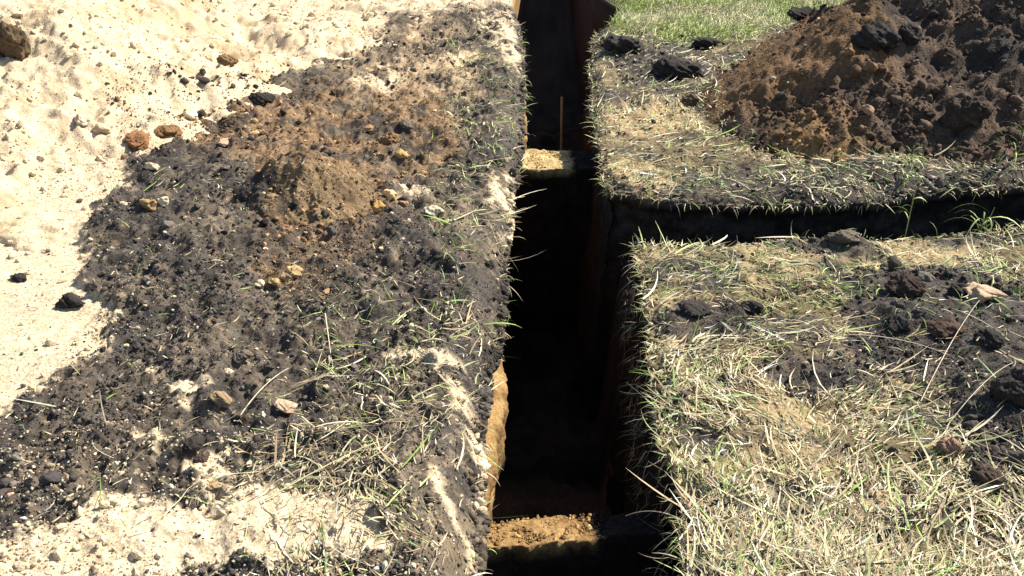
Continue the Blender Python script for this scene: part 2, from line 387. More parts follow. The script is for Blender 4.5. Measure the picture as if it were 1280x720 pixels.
# trench floor
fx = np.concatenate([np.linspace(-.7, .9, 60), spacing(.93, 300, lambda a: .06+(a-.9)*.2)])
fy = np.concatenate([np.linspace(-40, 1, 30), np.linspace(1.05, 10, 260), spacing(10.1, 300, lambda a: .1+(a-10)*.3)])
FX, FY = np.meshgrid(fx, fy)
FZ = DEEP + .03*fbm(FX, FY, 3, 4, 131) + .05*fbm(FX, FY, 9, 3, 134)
sun_block = ss(.30, .42, FX)*(1-ss(.8, 1.1, FX))*ss(3.6, 3.75, FY)*(1-ss(4.7, 4.9, FY))  # unseen rise added in the side trench mouth to keep sun off the floor
FZ = FZ + .98*sun_block
G_.grid(FX, FY, FZ, mix(mix(C_SHADE, C_SHADE*2.5, ss(-.3, .5, fbm(FX, FY, 5, 3, 132))), np.array([.09, .05, .03])*np.ones(FX.shape+(3,)), ss(3.2, 3.5, FY)*ss(4.1, 3.7, FY)+.25*ss(5.9, 6.3, FY)*ss(-.3, .5, fbm(FX, FY, 6, 4, 133))))  # floor base is painted shade, with browner soil in places
G_.link("ground", M_SOIL, kind="structure")

# ------------------------------------------------------------------ earth steps left standing across the trench
def earth_step(y0, y1, top, c1, c2, label, seed, tilt=0.0, shade_x=.155):
    xs = np.linspace(-.33, .36, 110); n = 60
    prof = []                                        # (y, z) going up the near face, over the top, down the far face
    for t in np.linspace(0, 1, 40): prof.append((y0-.02*(1-t), DEEP-.08+(top-DEEP+.08)*t))
    for t in np.linspace(0, 1, 26)[1:]: prof.append((y0+(y1-y0)*t, top-.018*t))
    for t in np.linspace(0, 1, 30)[1:]: prof.append((y1+.18*t, top-.018-(top-DEEP+.05)*t))
    prof = np.array(prof); Xs, I = np.meshgrid(xs, np.arange(len(prof)), indexing='ij')
    Y0 = prof[I, 0]; Z0 = prof[I, 1]
    crown = ss(-.15, 0, Z0-top+.02)
    Y = Y0 + .008*fbm(Xs, Z0*1.0, 9, 4, seed) + tilt*(Xs+.2) + .006*fbm(Xs, Z0*1+Y0, 40, 2, seed+2)
    Z = Z0 + (.007*fbm(Xs, Y0, 12, 4, seed+5)+.004*fbm(Xs, Y0, 50, 2, seed+6)) + .02*np.exp(-(Xs+.18)/.05)*crown*(Xs < 0)*.3
    n = np.clip(.5+.7*fbm(Xs, Y0+Z0, 16, 4, seed+9), 0, 1)
    C = mix(c1, c2, n)
    C = mix(C, C_SHADE*(.8+.4*n[..., None]), ss(shade_x-.02, shade_x+.03, Xs+.02*fbm(Xs, Y0, 9, 3, seed+15)))  # right end painted dark to match the bank's shadow on the step
    C = mix(C, C_SHADE*(1+n[..., None]), ss(-.018, -.045, Z-top+.012*fbm(Xs, Z0, 14, 3, seed+12)))  # faces below the top painted near-black for shade
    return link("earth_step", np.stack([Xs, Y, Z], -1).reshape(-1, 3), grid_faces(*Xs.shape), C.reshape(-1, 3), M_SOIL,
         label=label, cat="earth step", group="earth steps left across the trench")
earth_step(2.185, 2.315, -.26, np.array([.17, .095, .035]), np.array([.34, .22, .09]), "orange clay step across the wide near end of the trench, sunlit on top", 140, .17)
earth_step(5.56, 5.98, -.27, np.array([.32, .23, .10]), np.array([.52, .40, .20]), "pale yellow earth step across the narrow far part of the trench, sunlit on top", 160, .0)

# ------------------------------------------------------------------ heaps
def heap(name, Hf, x0, x1, y0, y1, step, colf, mat, **k):
    xs = np.arange(x0, x1, step); ys = spacing(y0, y1, lambda y: step*max(.8, y/5))
    X, Y = np.meshgrid(xs, ys); hz = Hf(X, Y); base = H(X, Y)
    ok = hz > base-.03
    F = grid_faces(*X.shape); okf = ok.ravel()
    F = F[okf[F].any(1)]
    Z = np.maximum(hz, base-.05)
    used = np.unique(F); mp = -np.ones(X.size, int); mp[used] = np.arange(len(used))
    V = np.stack([X, Y, Z], -1).reshape(-1, 3)[used]
    return link(name, V, mp[F], colf(X, Y, Z).reshape(-1, 3)[used], mat, **k)
def c_heap(x, y, z):
    n = np.clip(.5+.8*fbm(x, y, 3.2, 5, 171), 0, 1); n2 = np.clip(.5+.7*fbm(x, y, 18, 3, 172), 0, 1)
    c = mix(np.array([.038, .028, .022]), np.array([.098, .066, .044]), n)
    c = mix(c, C_BLACK*1.1*np.ones_like(c), .8*ss(.25, .7, fbm(x, y, 2.4, 3, 173)+.4*fbm(x, y, 10, 3, 174)))
    c = mix(c, C_BLACK*1.2*np.ones_like(c), .55*ss(2.35, 3.0, x+.25*fbm(x, y, 3, 3, 176)))
    och = 1.25*bump(x, y, ground_at(1052, 78, .55), .26, .50, 3)*ss(-.25, .4, fbm(x, y, 5, 3, 175)+.3)
    c = mix(c, mix(np.array([.17, .10, .045]), np.array([.32, .19, .08]), n2), np.clip(och, 0, 1)*.85)
    c = mix(c, np.array([.15, .088, .042])*np.ones_like(c), .8*ss(2.1, 1.95, x)*ss(5.4, 5.8, y))
    return c
heap("soil_heap", H_heap, .95, 8.5, 4.5, 10.5, .014, c_heap, M_HEAP, label="large heap of brown crumbly soil with a steep ochre ridge beside the side trench", cat="soil heap")
def c_sand(x, y, z):
    n = np.clip(.5+.7*fbm(x, y, 14, 4, 181), 0, 1); n3 = fbm(x, y, 4, 4, 182)
    c = mix(C_SAND, C_SAND2, n*.6)
    return mix(c, np.array([.30, .19, .09])*np.ones_like(c), .45*ss(.2, .8, n3))
heap("sand_heap", H_sand, -8, -1.0, 3.2, 11, .014, c_sand, M_SAND, label="pale lumpy heap of dug out sand in the far corner", cat="sand heap")
def H_m2(x, y):
    b = H(x, y); return b*.8+H_mound(x, y)
def c_mound(x, y, z):
    n = np.clip(.5+.7*fbm(x, y, 12, 4, 191), 0, 1)
    c = mix(np.array([.12, .08, .045]), np.array([.22, .155, .085]), n)
    return mix(c, C_BLACK*1.3*np.ones_like(c), ss(.0, .5, (MOUND[0]-.08-x)*4+.8*fbm(x, y, 9, 3, 192)))
heap("soil_mound", H_m2, MOUND[0]-.6, MOUND[0]+.6, MOUND[1]-.7, MOUND[1]+.7, .0065, c_mound, M_SOIL, label="small mound of brown clay dumped on the black soil beside the trench", cat="soil mound")

# ------------------------------------------------------------------ scattering
def ico(sub):
    import bmesh
    bm = bmesh.new(); bmesh.ops.create_icosphere(bm, subdivisions=sub, radius=1)
    V = np.array([v.co[:] for v in bm.verts]); F = np.array([[l.index for l in f.verts] for f in bm.faces]); bm.free(); return V, F
def lump(sub, r, angular=.6, seed=0):
    V, F = ico(sub); q = np.random.default_rng(seed)
    V = V.copy()
    for _ in range(int(5+6*angular)):
        n = q.normal(size=3); n /= np.linalg.norm(n); d = q.uniform(.55, .85)
        s = V@n; V -= np.outer(np.maximum(0, s-d), n)*angular
    ph = q.uniform(0, 9, 3)
    for f, a in ((1.7, .16), (3.9, .09), (8, .05), (15, .03)):
        if f > 4 and sub < 3: continue
        V *= (1 + a*(fbm(V[:, 0]*f+ph[0]+V[:, 2]*f, V[:, 1]*f+ph[1]-V[:, 2]*f*.7, 1, 1, seed)))[:, None]
    V *= np.array([1, q.uniform(.65, 1), q.uniform(.5, .85)])
    return V*r, F
LUMPS = {s: [lump(s, 1, q, 100+i) for i, q in enumerate([.4, .7, .9, .6, .8, 1, .3, .7])] for s in (1, 2, 3)}
def rotm(n):
    a = rng.uniform(0, 2*np.pi, n); b = rng.normal(0, .5, n); c = rng.normal(0, .5, n)
    ca, sa, cb, sb, cc, sc = np.cos(a), np.sin(a), np.cos(b), np.sin(b), np.cos(c), np.sin(c)
    R = np.empty((n, 3, 3))
    R[:, 0, 0] = ca*cb; R[:, 0, 1] = ca*sb*sc-sa*cc; R[:, 0, 2] = ca*sb*cc+sa*sc
    R[:, 1, 0] = sa*cb; R[:, 1, 1] = sa*sb*sc+ca*cc; R[:, 1, 2] = sa*sb*cc-ca*sc
    R[:, 2, 0] = -sb; R[:, 2, 1] = cb*sc; R[:, 2, 2] = cb*cc
    return R
RK = []
def scatter_lumps(name, x, y, z, size, col, mat=None, sub=None, smooth=False, **k):
    if len(RK):                                           # leave the single stones room
        d = np.min([np.hypot(x-a, y-b_)/(r*1.15+size) for a, b_, r in RK], axis=0); m = (d > 1) | (size < .006)
        x, y, z, size, col = x[m], y[m], z[m], size[m], col[m]
        if sub is not None: sub = np.broadcast_to(sub, m.shape)[m]
    b = Bag(); sub = sub if sub is not None else np.where(size > .011, 2, 1)
    sub = np.broadcast_to(sub, x.shape)
    pick = rng.integers(0, 8, len(x)); R = rotm(len(x))
    for s in (1, 2, 3):
        for t in range(8):
            m = (sub == s) & (pick == t)
            if not m.any(): continue
            T, F = LUMPS[s][t]; n = m.sum()
            V = np.einsum('nij,kj->nki', R[m], T)*size[m][:, None, None]
            V[..., 0] += x[m][:, None]; V[..., 1] += y[m][:, None]; V[..., 2] += (z[m]+size[m]*.28)[:, None]
            FF = (F[None]+(np.arange(n)*len(T))[:, None, None]).reshape(-1, 3)
            b.add(V.reshape(-1, 3), FF, np.repeat(col[m], len(T), 0))
    return b.link(name, mat or M_CLOD, smooth=smooth, kind="stuff", **k)
def sample(n, x0, x1, y0, y1, dens, margin=.0, perspective=True):
    """random ground points; more of them close by, kept with probability dens(x, y, zones)"""
    x = rng.uniform(x0, x1, n)
    if perspective: y = 1/rng.uniform(1/y1, 1/y0, n)
    else: y = rng.uniform(y0, y1, n)
    px, py = project(x, y, 0)
    ok = on_ground(x, y, margin) & (px > -200) & (px < 1480) & (py > -60) & (py < 860)
    x, y = x[ok], y[ok]
    z = zones(x, y); p = dens(x, y, z)
    m = rng.uniform(size=len(x)) < p
    return x[m], y[m], {k: v[m] for k, v in z.items()}
def sizes(n, a, b, p=2.5): return a*(1-rng.uniform(size=n)*(1-(a/b)**p))**(-1/p)

def jit(c, n, s=.25): return np.clip(np.asarray(c)*np.exp(rng.normal(0, s, (n, 1)))*np.exp(rng.normal(0, .05, (n, 3))), .005, .85)

BR, BK, OC, PA, GY, PK = [.20, .125, .062], [.035, .030, .027], [.34, .22, .10], [.60, .49, .33], [.13, .105, .08], [.48, .32, .21]
ROCKS = [  # px, py (where it touches the ground), width px, height/width, colour, kind, label
 (273, 512, 34, .8, [.27, .19, .11], 'stone', "brown angular stone standing on the pale patch in the black soil"),
 (83, 388, 40, .55, BK, 'clod', "black round clod lying alone on the smooth pale sand"),
 (20, 353, 25, .45, BK, 'clod', "small flat black clod on the sand at the photo's left edge"),
 (183, 262, 22, .8, OC, 'stone', "ochre stone touching a cream stone at the edge of the sand"),
 (203, 258, 20, .9, PA, 'stone', "cream stone touching an ochre stone at the edge of the sand"),
 (190, 213, 20, .6, PA, 'stone', "flat whitish stone on dark soil just above the pair of stones"),
 (103, 158, 26, .8, PA, 'stone', "round tan rock at the foot of the sand heap"),
 (126, 167, 24, .8, [.52, .39, .24], 'stone', "tan rock beside the round one, next to the reddish clay lumps"),
 (355, 516, 30, .5, PK, 'stone', "flat pinkish stone right of the brown angular stone"),
 (301, 453, 28, .6, GY, 'clod', "smooth grey clod half sunk in black soil"),
 (283, 82, 26, .7, BR, 'clod', "brown clod sitting in the pale sand"),
 (165, 184, 44, .45, [.20, .10, .045], 'clod', "reddish brown clay slab at the sand's lower edge"),
 (205, 172, 40, .45, [.22, .12, .055], 'clod', "brown clay slab right of the reddish one"),
 (325, 131, 36, .5, BK, 'clod', "dark flat clod between the sand and the brown clay"),
 (237, 149, 18, .7, PA, 'stone', "cream pebble between two black clods by the sand"),
 (250, 146, 16, .7, BK, 'clod', "little black clod right of the cream pebble"),
 (281, 184, 20, .6, PK, 'stone', "pink brown stone at the top of the black soil"),
 (485, 181, 30, .7, BR, 'clod', "brown clod above the yellow lump near the trench"),
 (507, 163, 24, .7, GY, 'clod', "grey brown clod behind the brown one near the trench"),
 (501, 198, 20, .7, [.50, .32, .12], 'clod', "yellow ochre lump of clay near the trench"),
 (474, 264, 20, .9, [.46, .27, .09], 'stone', "orange stone at the foot of the small clay mound"),
 (362, 350, 32, .6, [.36, .25, .12], 'stone', "ochre flat stone below the small clay mound"),
 (342, 357, 16, .9, [.50, .33, .14], 'stone', "small orange stone left of the ochre flat stone"),
 (324, 360, 16, .8, PA, 'stone', "small white stone left of the small orange one"),
 (540, 268, 30, .4, PA, 'stone', "thin whitish flake of stone halfway down the left bank"),
 (236, 566, 30, .6, BK, 'clod', "black clod above the lower pale sand patch"),
 (250, 578, 22, .6, [.07, .05, .04], 'clod', "brown black clod touching the pale sand patch"),
 (268, 612, 30, .35, [.46, .32, .17], 'stone', "flat tan stone lying in the lower pale sand patch"),
 (284, 470, 14, .8, PA, 'stone', "tiny cream pebble above the brown angular stone"),
 (1228, 378, 50, .5, [.36, .26, .17], 'stone', "large tan rock among dark clods by the side trench"),
 (1199, 371, 28, .7, BK, 'clod', "black clod against the left side of the large tan rock"),
 (1186, 571, 30, 1.1, [.32, .20, .13], 'clod', "pinkish upright clod in the straw"),
 (1234, 610, 44, .7, [.055, .038, .030], 'clod', "dark brown clod below the pinkish upright one"),
 (1057, 306, 44, .55, GY, 'clod', "grey clod on the near lip of the side trench"),
 (1134, 372, 48, .7, [.05, .035, .028], 'clod', "rounded dark clod above the dark earthy patch"),
 (1184, 425, 50, .6, [.07, .045, .033], 'clod', "wide brown clod in the middle of the dark earthy patch"),
 (1125, 415, 36, .6, BK, 'clod', "black clod left of the wide brown clod"),
 (1240, 436, 44, .6, BK, 'clod', "black clod right of the wide brown clod"),
 (1266, 505, 60, .9, BK, 'clod', "biggest black clod at the photo's right edge"),
 (942, 390, 34, .5, BK, 'clod', "small black clod in the straw right of the trench"),
 (870, 398, 50, .4, BK, 'clod', "low black clod in the bare patch beside the trench"),
 (1215, 160, 60, .9, [.06, .045, .035], 'clod', "dark block halfway up the soil heap"),
 (1095, 62, 60, .7, BK, 'clod', "black block of topsoil high on the soil heap"),
 (1135, 60, 40, .9, BK, 'clod', "smaller black block right of the topsoil block on the heap"),
 (1005, 24, 40, .5, BK, 'clod', "black lump on the far edge of the soil heap"),
 (848, 100, 66, .55, BK, 'clod', "black root bound clod between the trench and the heap"),
 (882, 62, 40, .5, BK, 'clod', "black clod at the edge of the green lawn"),
 (780, 66, 60, .45, BK, 'clod', "black clod on the right lip of the far trench"),
 (863, 132, 26, .8, [.10, .07, .045], 'clod', "brown clod at the left foot of the soil heap"),
 (10, 72, 44, 1.3, [.10, .07, .04], 'clod', "tall dark block in the sand heap, in the photo's upper left corner"),
]
def hit(px, py):                     # where the sight line through a point of the photograph meets the modelled surface
    r = FW*FPX + RT*(px-640) - UP*(py-360); r = r/np.linalg.norm(r)
    t = np.linspace(1.5, 13, 4000); P = r[None]*t[:, None]; P[:, 2] += CAM_H
    g = H_top(P[:, 0], P[:, 1]); k = np.argmax(P[:, 2] < g)
    return P[k, 0], P[k, 1], g[k], t[k]
for px, py, wpx, *_ in ROCKS:
    X, Y, Z, t = hit(px, py); RK.append((X, Y+wpx/FPX*t/4, wpx/FPX*t/2))
# black soil crumbs on the left and on the dark places of the right
def d_soil(x, y, z):
    cl = .25+.75*ss(-.3, .5, fbm(x, y, 4, 3, 201))
    return np.where(x < .1, (1-z['sand'])*cl*.8+.010, np.where(y > YF0, .35+.4*z['dark'], .12+.8*z['dark'])*cl)*(1-.9*z['lawn'])
x, y, z = sample(420000, -3.2, 4.2, 1.7, 9.5, d_soil)
s = sizes(len(x), .0024, .017, 2.5)*(.72+.12*y)
c = jit(C_BLK2*.9, len(x), .45); cl = rng.uniform(size=len(x)) < z['clay']*.75
c[cl] = jit([.21, .13, .065], cl.sum(), .35)
pale = rng.uniform(size=len(x)) < np.where(x < .1, .06, .04)*(1-.5*z['clay']); c[pale] = jit([.48, .37, .24], pale.sum(), .25)
scatter_lumps("soil_crumbs", x, y, H_top(x, y), s, c)
print('crumbs', len(x))
# bigger lumps of clay and soil
def d_big(x, y, z): return np.where(x < .1, z['clay']*1.2+.8*poly_mask(z['px'], z['py'], [(300, 300), (480, 300), (470, 370), (340, 375)], 20)+.12*(1-z['sand']), .10+1.1*z['dark'])*ss(-.2, .5, fbm(x, y, 2.6, 3, 203))*(1-z['lawn'])
x, y, z = sample(16000, -3.2, 4.2, 1.7, 9.5, d_big, .02)
s = sizes(len(x), .011, .042, 2.6)
c = jit(C_BLK2*.9, len(x), .3); cl = rng.uniform(size=len(x)) < z['clay']*.7; c[cl] = jit([.28, .18, .09], cl.sum(), .45)
scatter_lumps("soil_clods", x, y, H_top(x, y), s, c, sub=np.where(s > .02, 3, 2), smooth=True)
# lumps breaking off along the trench edges
def edge_lumps():
    n = 2600; y = 1/rng.uniform(1/8.8, 1/1.6, n); x = XL(y)-np.abs(rng.normal(0, .018, n))
    n2 = 900; y2 = 1/rng.uniform(1/YN0, 1/1.6, n2); x2 = XR(y2)+np.abs(rng.normal(0, .02, n2))
    x3 = rng.uniform(XR0, 3.4, 900); y3 = YN(x3)-np.abs(rng.normal(0, .02, 900))
    x4 = rng.uniform(XR20, 3.4, 900); y4 = YF(x4)+np.abs(rng.normal(0, .02, 900))
    y5 = 1/rng.uniform(1/8.8, 1/YF0, 700); x5 = XR2(y5)+np.abs(rng.normal(0, .025, 700))
    x = np.concatenate([x, x2, x3, x4, x5]); y = np.concatenate([y, y2, y3, y4, y5])
    c = ground_color(x, y)[0]*np.exp(rng.normal(0, .3, (len(x), 1)))
    scatter_lumps("edge_crumbs", x, y, H(x, y)-.002, sizes(len(x), .005, .028, 2.2), np.clip(c, .01, .7), sub=np.full(len(x), 2), smooth=True)
edge_lumps()
# sand chunks
def d_sand(x, y, z): return np.where(x < .1, z['sand']*(1-.88*poly_mask(z['px'], z['py'], [(150, 660), (240, 650), (330, 636), (430, 652), (440, 690), (380, 702), (230, 708), (140, 700)], 12))*(.16+.9*ss(-.4, .3, fbm(x, y, 2.2, 3, 205)+.35*ss(120, 0, z['py'])-.5*poly_mask(z['px'], z['py'], [(-50, 190), (120, 230), (120, 440), (20, 540), (-50, 560)], 25))), 0)
x, y, z = sample(110000, -5.5, .2, 1.7, 10, d_sand)
s = sizes(len(x), .003, .030, 2.1)*(.55+.11*y)
c = np.clip(np.array([.54, .44, .29])*np.exp(rng.normal(0, .09, (len(x), 1))), .02, .7); br = rng.uniform(size=len(x)) < .03; c[br] = jit([.24, .15, .08], br.sum(), .3)
scatter_lumps("sand_lumps", x, y, H_top(x, y), s, c, mat=M_SAND)
print('sand', len(x))
# pale pebbles in the soil by the near sand strip
def d_peb(x, y, z): return np.where(x < .1, (1-z['sand'])*(poly_mask(z['px'], z['py'], [(-100, 560), (200, 560), (350, 560), (560, 640), (560, 800), (-100, 800)], 40)*.8+.12), 0)
x, y, z = sample(9000, -2.2, -.2, 1.7, 5, d_peb)
s = sizes(len(x), .003, .013, 2.2)
scatter_lumps("pebbles", x, y, H_top(x, y), s, np.clip(np.array([.46, .37, .25])*np.exp(rng.normal(0, .35, (len(x), 1))), .02, .6), mat=M_STONE, sub=np.full(len(x), 2), smooth=False)
# clods on the heap
x = rng.uniform(.9, 6, 110000); y = rng.uniform(4.5, 9.5, 110000); hh = H_heap(x, y); b = H(x, y)
side = ss(0, .15, (1.98-x))*ss(5.5, 5.9, y)
m = (hh > b-.01) & on_ground(x, y, .04) & (rng.uniform(size=len(x)) < (.2+.4*ss(.35, 0, hh))*(1-.97*side)*(.3+.7*ss(-.2, .4, fbm(x, y, 3, 3, 207))))
x, y, hh = x[m], y[m], hh[m]
s = sizes(len(x), .008, .055, 2.1); cc = c_heap(x, y, hh)
c = np.clip(cc*1.1*np.exp(rng.normal(0, .35, (len(x), 1))), .01, .6)
scatter_lumps("heap_clods", x, y, hh-.003, s, c, sub=np.where(s > .028, 3, 2), smooth=True)
print('heapclods', len(x))

# crumbs lying on the two earth steps
n = 900; x = np.concatenate([rng.uniform(-.19, .2, n), rng.uniform(-.2, .2, n)])
y = np.concatenate([2.20+.17*(x[:n]+.2)+rng.uniform(0, .125, n), rng.uniform(5.575, 5.97, n)]); z = np.concatenate([np.full(n, -.262)-.14*(y[:n]-2.20-.17*(x[:n]+.2)), np.full(n, -.272)-.043*(y[n:]-5.56)])
c = np.clip(np.concatenate([np.tile([.25, .155, .065], (n, 1)), np.tile([.42, .31, .15], (n, 1))])*np.exp(rng.normal(0, .4, (2*n, 1))), .02, .6)
c[x > .155] = C_SHADE  # crumbs in the shaded end painted dark like the step there
scatter_lumps("clay_crumbs", x, y, z, sizes(2*n, .0025, .012, 2.2), c, sub=np.full(2*n, 2))

# ------------------------------------------------------------------ grass and straw
def blades(name, x, y, z, L, W, az, el, curl, col, seg=4, **k):
    """ribbons: start at (x,y,z), leave at elevation el, bend by curl (radians, over their length)"""
    n = len(x); P = np.zeros((n, seg+1, 3)); P[:, 0] = np.stack([x, y, z], -1)
    e = el.copy(); a = az.copy(); ta = rng.normal(0, .25, n)
    for i in range(seg):
        d = np.stack([np.cos(a)*np.cos(e), np.sin(a)*np.cos(e), np.sin(e)], -1)
        P[:, i+1] = P[:, i]+d*(L/seg)[:, None]; e = e-curl/seg; a = a+ta/seg*2
    g = H_top(P[..., 0], P[..., 1])                       # keep blades out of the soil
    on = on_ground(P[..., 0], P[..., 1])
    P[..., 2] = np.where(on, np.maximum(P[..., 2], g+.0015), P[..., 2])
    side = np.stack([-np.sin(az), np.cos(az), rng.normal(0, .5, n)], -1); side /= np.linalg.norm(side, axis=1)[:, None]
    wf = np.array([.7, 1, .9, .6, .08]) if seg == 4 else np.linspace(1, .1, seg+1)
    off = side[:, None]*(W[:, None]*wf[None]/2)[..., None]
    V = np.stack([P-off, P+off], 2).reshape(-1, 3)
    base = (np.arange(n)*(seg+1)*2)[:, None, None]
    q = np.array([[2*i, 2*i+1, 2*i+3, 2*i+2] for i in range(seg)])[None]
    F = (base+q).reshape(-1, 4)
    return link(name, V, F, np.repeat(col, (seg+1)*2, 0), M_BLADE, smooth=True, **k)
STRAW = np.array([[.52, .44, .27], [.45, .36, .20], [.34, .26, .14], [.60, .53, .37], [.25, .18, .10], [.40, .37, .20]])
GREEN = np.array([[.16, .25, .055], [.22, .32, .07], [.30, .38, .12], [.12, .19, .045], [.38, .43, .18]])
def pick(P, n, s=.32): return np.clip(P[rng.integers(0, len(P), n)]*np.exp(rng.normal(0, s, (n, 1))), .01, .8)
def flow(x, y): return 2.2*fbm(x, y, 1.2, 3, 211)+.7
def d_straw(x, y, z):
    near = (x > .1) & (y < YN0+.1)
    dn = (1-.95*z['dark'])*(.25+.75*ss(-.6, .1, fbm(x, y, 4.5, 4, 213)))*(.45+.55*ss(330, 470, z['py']))
    px, py = z['px'], z['py']
    l = .016+.22*poly_mask(px, py, [(300, 560), (480, 560), (540, 700), (380, 760), (260, 640)], 40)+.14*poly_mask(px, py, [(380, 400), (600, 400), (600, 560), (380, 580)], 30)+.20*poly_mask(px, py, [(560, 40), (650, 40), (640, 300), (540, 290)], 20)
    l = l*(1-.8*z['sand']*np.where(py < 560, 1, .75))*(1-.6*z['clay'])
    far = .5+.5*z['ochre']+.3*z['lawn']
    return np.where(near, dn, np.where(x > .1, far, l*1.0))*np.where((x > 1.1) & (H_heap(x, y) > H(x, y)), 0.0, 1)
def mk_straw(name, n, Ls, Ws, elm, seed, gp):
    x, y, z = sample(n, -2.4, 4.0, 1.7, 9.0, d_straw, -.01)
    m = len(x); L = rng.uniform(*Ls, m); W = rng.uniform(*Ws, m)*(.75+.1*y)
    az = flow(x, y)+rng.normal(0, .7, m); el = np.abs(rng.normal(0, elm, m)); cu = rng.normal(.1, .35, m)
    zz = H_top(x, y)+rng.uniform(.001, .022, m)
    c = pick(STRAW, m); gr = rng.uniform(size=m) < gp*(.4+.6*ss(-.2, .5, fbm(x, y, 2.5, 3, 215)))+.35*(z['py'] < 420)*gp*2; c[gr] = pick(GREEN, gr.sum())
    blades(name, x, y, zz, L, W, az, el, cu, c, kind="stuff"); print(name, m)
mk_straw("dry_grass", 190000, (.010, .055), (.0014, .0046), .16, 1, .15)
mk_straw("straw", 26000, (.05, .20), (.0020, .0072), .14, 2, .30)
# living grass
def d_green(x, y, z):
    px, py = z['px'], z['py']
    l = 1.6*poly_mask(px, py, [(560, 60), (640, 20), (652, 120), (640, 220), (600, 230), (560, 150)], 18)+.55*poly_mask(px, py, [(540, 180), (640, 200), (630, 420), (550, 400)], 25)+.32*poly_mask(px, py, [(380, 380), (560, 380), (560, 520), (380, 560)], 30)+.007
    l = l*(1-z['sand']*.7)
    far = .95*z['lawn']+.12+.5*ss(.0, .5, fbm(x, y, 3, 3, 222))+.35*poly_mask(px, py, [(770, 205), (1290, 190), (1290, 250), (770, 258)], 12)*1.6
    near = .16+.65*ss(-.1, .4, fbm(x, y, 2.4, 3, 221))*(1-.6*z['dark'])+.35*poly_mask(px, py, [(790, 310), (1290, 295), (1290, 390), (800, 380)], 20)
    d = np.where(x < .1, l, np.where(y < YN0+.1, near, far))
    return d*np.where((x > 1.1) & (H_heap(x, y) > H(x, y)+.03), 0.0, 1)
x, y, z = sample(80000, -2.4, 4.2, 1.7, 9.0, d_green, -.01)
keep = rng.uniform(size=len(x)) < ss(-.25, .45, fbm(x, y, 11, 2, 223))+.5*z['lawn']; x, y = x[keep], y[keep]; z = {k: v[keep] for k, v in z.items()}
m = len(x); L = rng.uniform(.03, .10, m); el = np.clip(rng.normal(.75, .4, m), .05, 1.5)
c = pick(GREEN, m); dr = rng.uniform(size=m) < .18; c[dr] = pick(STRAW, dr.sum())
blades("green_grass", x, y, H_top(x, y)-.002, L, rng.uniform(.0016, .0034, m)*(.75+.12*y), rng.uniform(0, 6.28, m), el, rng.normal(.9, .5, m), c, kind="stuff"); print('green', m)
# lawn behind
x, y, z = sample(60000, .3, 4.0, 6.5, 10.5, lambda x, y, z: z['lawn'], 0, False)
m = len(x); c = pick(np.array([[.34, .42, .10], [.46, .50, .18], [.26, .34, .07]]), m, .25); yl = rng.uniform(size=m) < ss(-.2, .5, fbm(x, y, 2.2, 3, 231)); c[yl] = pick(np.array([[.60, .54, .30], [.52, .50, .24]]), yl.sum())
blades("lawn_grass", x, y, H(x, y), rng.uniform(.04, .12, m), rng.uniform(.003, .006, m), rng.normal(.4, .9, m), np.clip(rng.normal(.8, .35, m), .1, 1.5), rng.normal(.8, .4, m), c, kind="stuff")
# roots and stems hanging over the trench edges
def fringe():
    X, Y, A, E = [], [], [], []
    n = 480
    y = rng.uniform(1.6, YN0, n); X.append(XR(y)+.004); Y.append(y); A.append(rng.normal(math.pi, .9, n))
    n = 420; y = rng.uniform(YF0, 8.6, n); X.append(XR2(y)+.004); Y.append(y); A.append(rng.normal(math.pi, .9, n))
    n = 260; x = rng.uniform(XR0, 3.4, n); X.append(x); Y.append(YN(x)-.004); A.append(rng.normal(math.pi/2, .9, n))
    n = 420; x = rng.uniform(XR20, 3.4, n); X.append(x); Y.append(YF(x)+.004); A.append(rng.normal(-math.pi/2, .9, n))
    n = 260; y = rng.uniform(1.6, 8.6, n); X.append(XL(y)-.006); Y.append(y); A.append(rng.normal(0, .9, n))
    x = np.concatenate(X); y = np.concatenate(Y); a = np.concatenate(A); m = len(x)
    c = pick(STRAW, m, .25); g = rng.uniform(size=m) < .3; c[g] = pick(GREEN, g.sum())
    blades("edge_grass", x, y, H(x, y), rng.uniform(.015, .11, m)*rng.uniform(.4, 1, m), rng.uniform(.0012, .004, m)*(.75+.1*y), a, rng.normal(.15, .55, m), rng.normal(1.1, .8, m), c, kind="stuff")
    # fine roots down the dark right wall
    n = 520; y = rng.uniform(1.6, YN0, n); zz = -rng.uniform(.02, .5, n)
    c = pick(STRAW, n, .2)*.6
    blades("wall_roots", XR(y)-.03, y, zz, rng.uniform(.02, .10, n), rng.uniform(.001, .0022, n), rng.normal(math.pi, .8, n), rng.normal(-.8, .6, n), rng.normal(.2, .8, n), c, kind="stuff")
fringe()

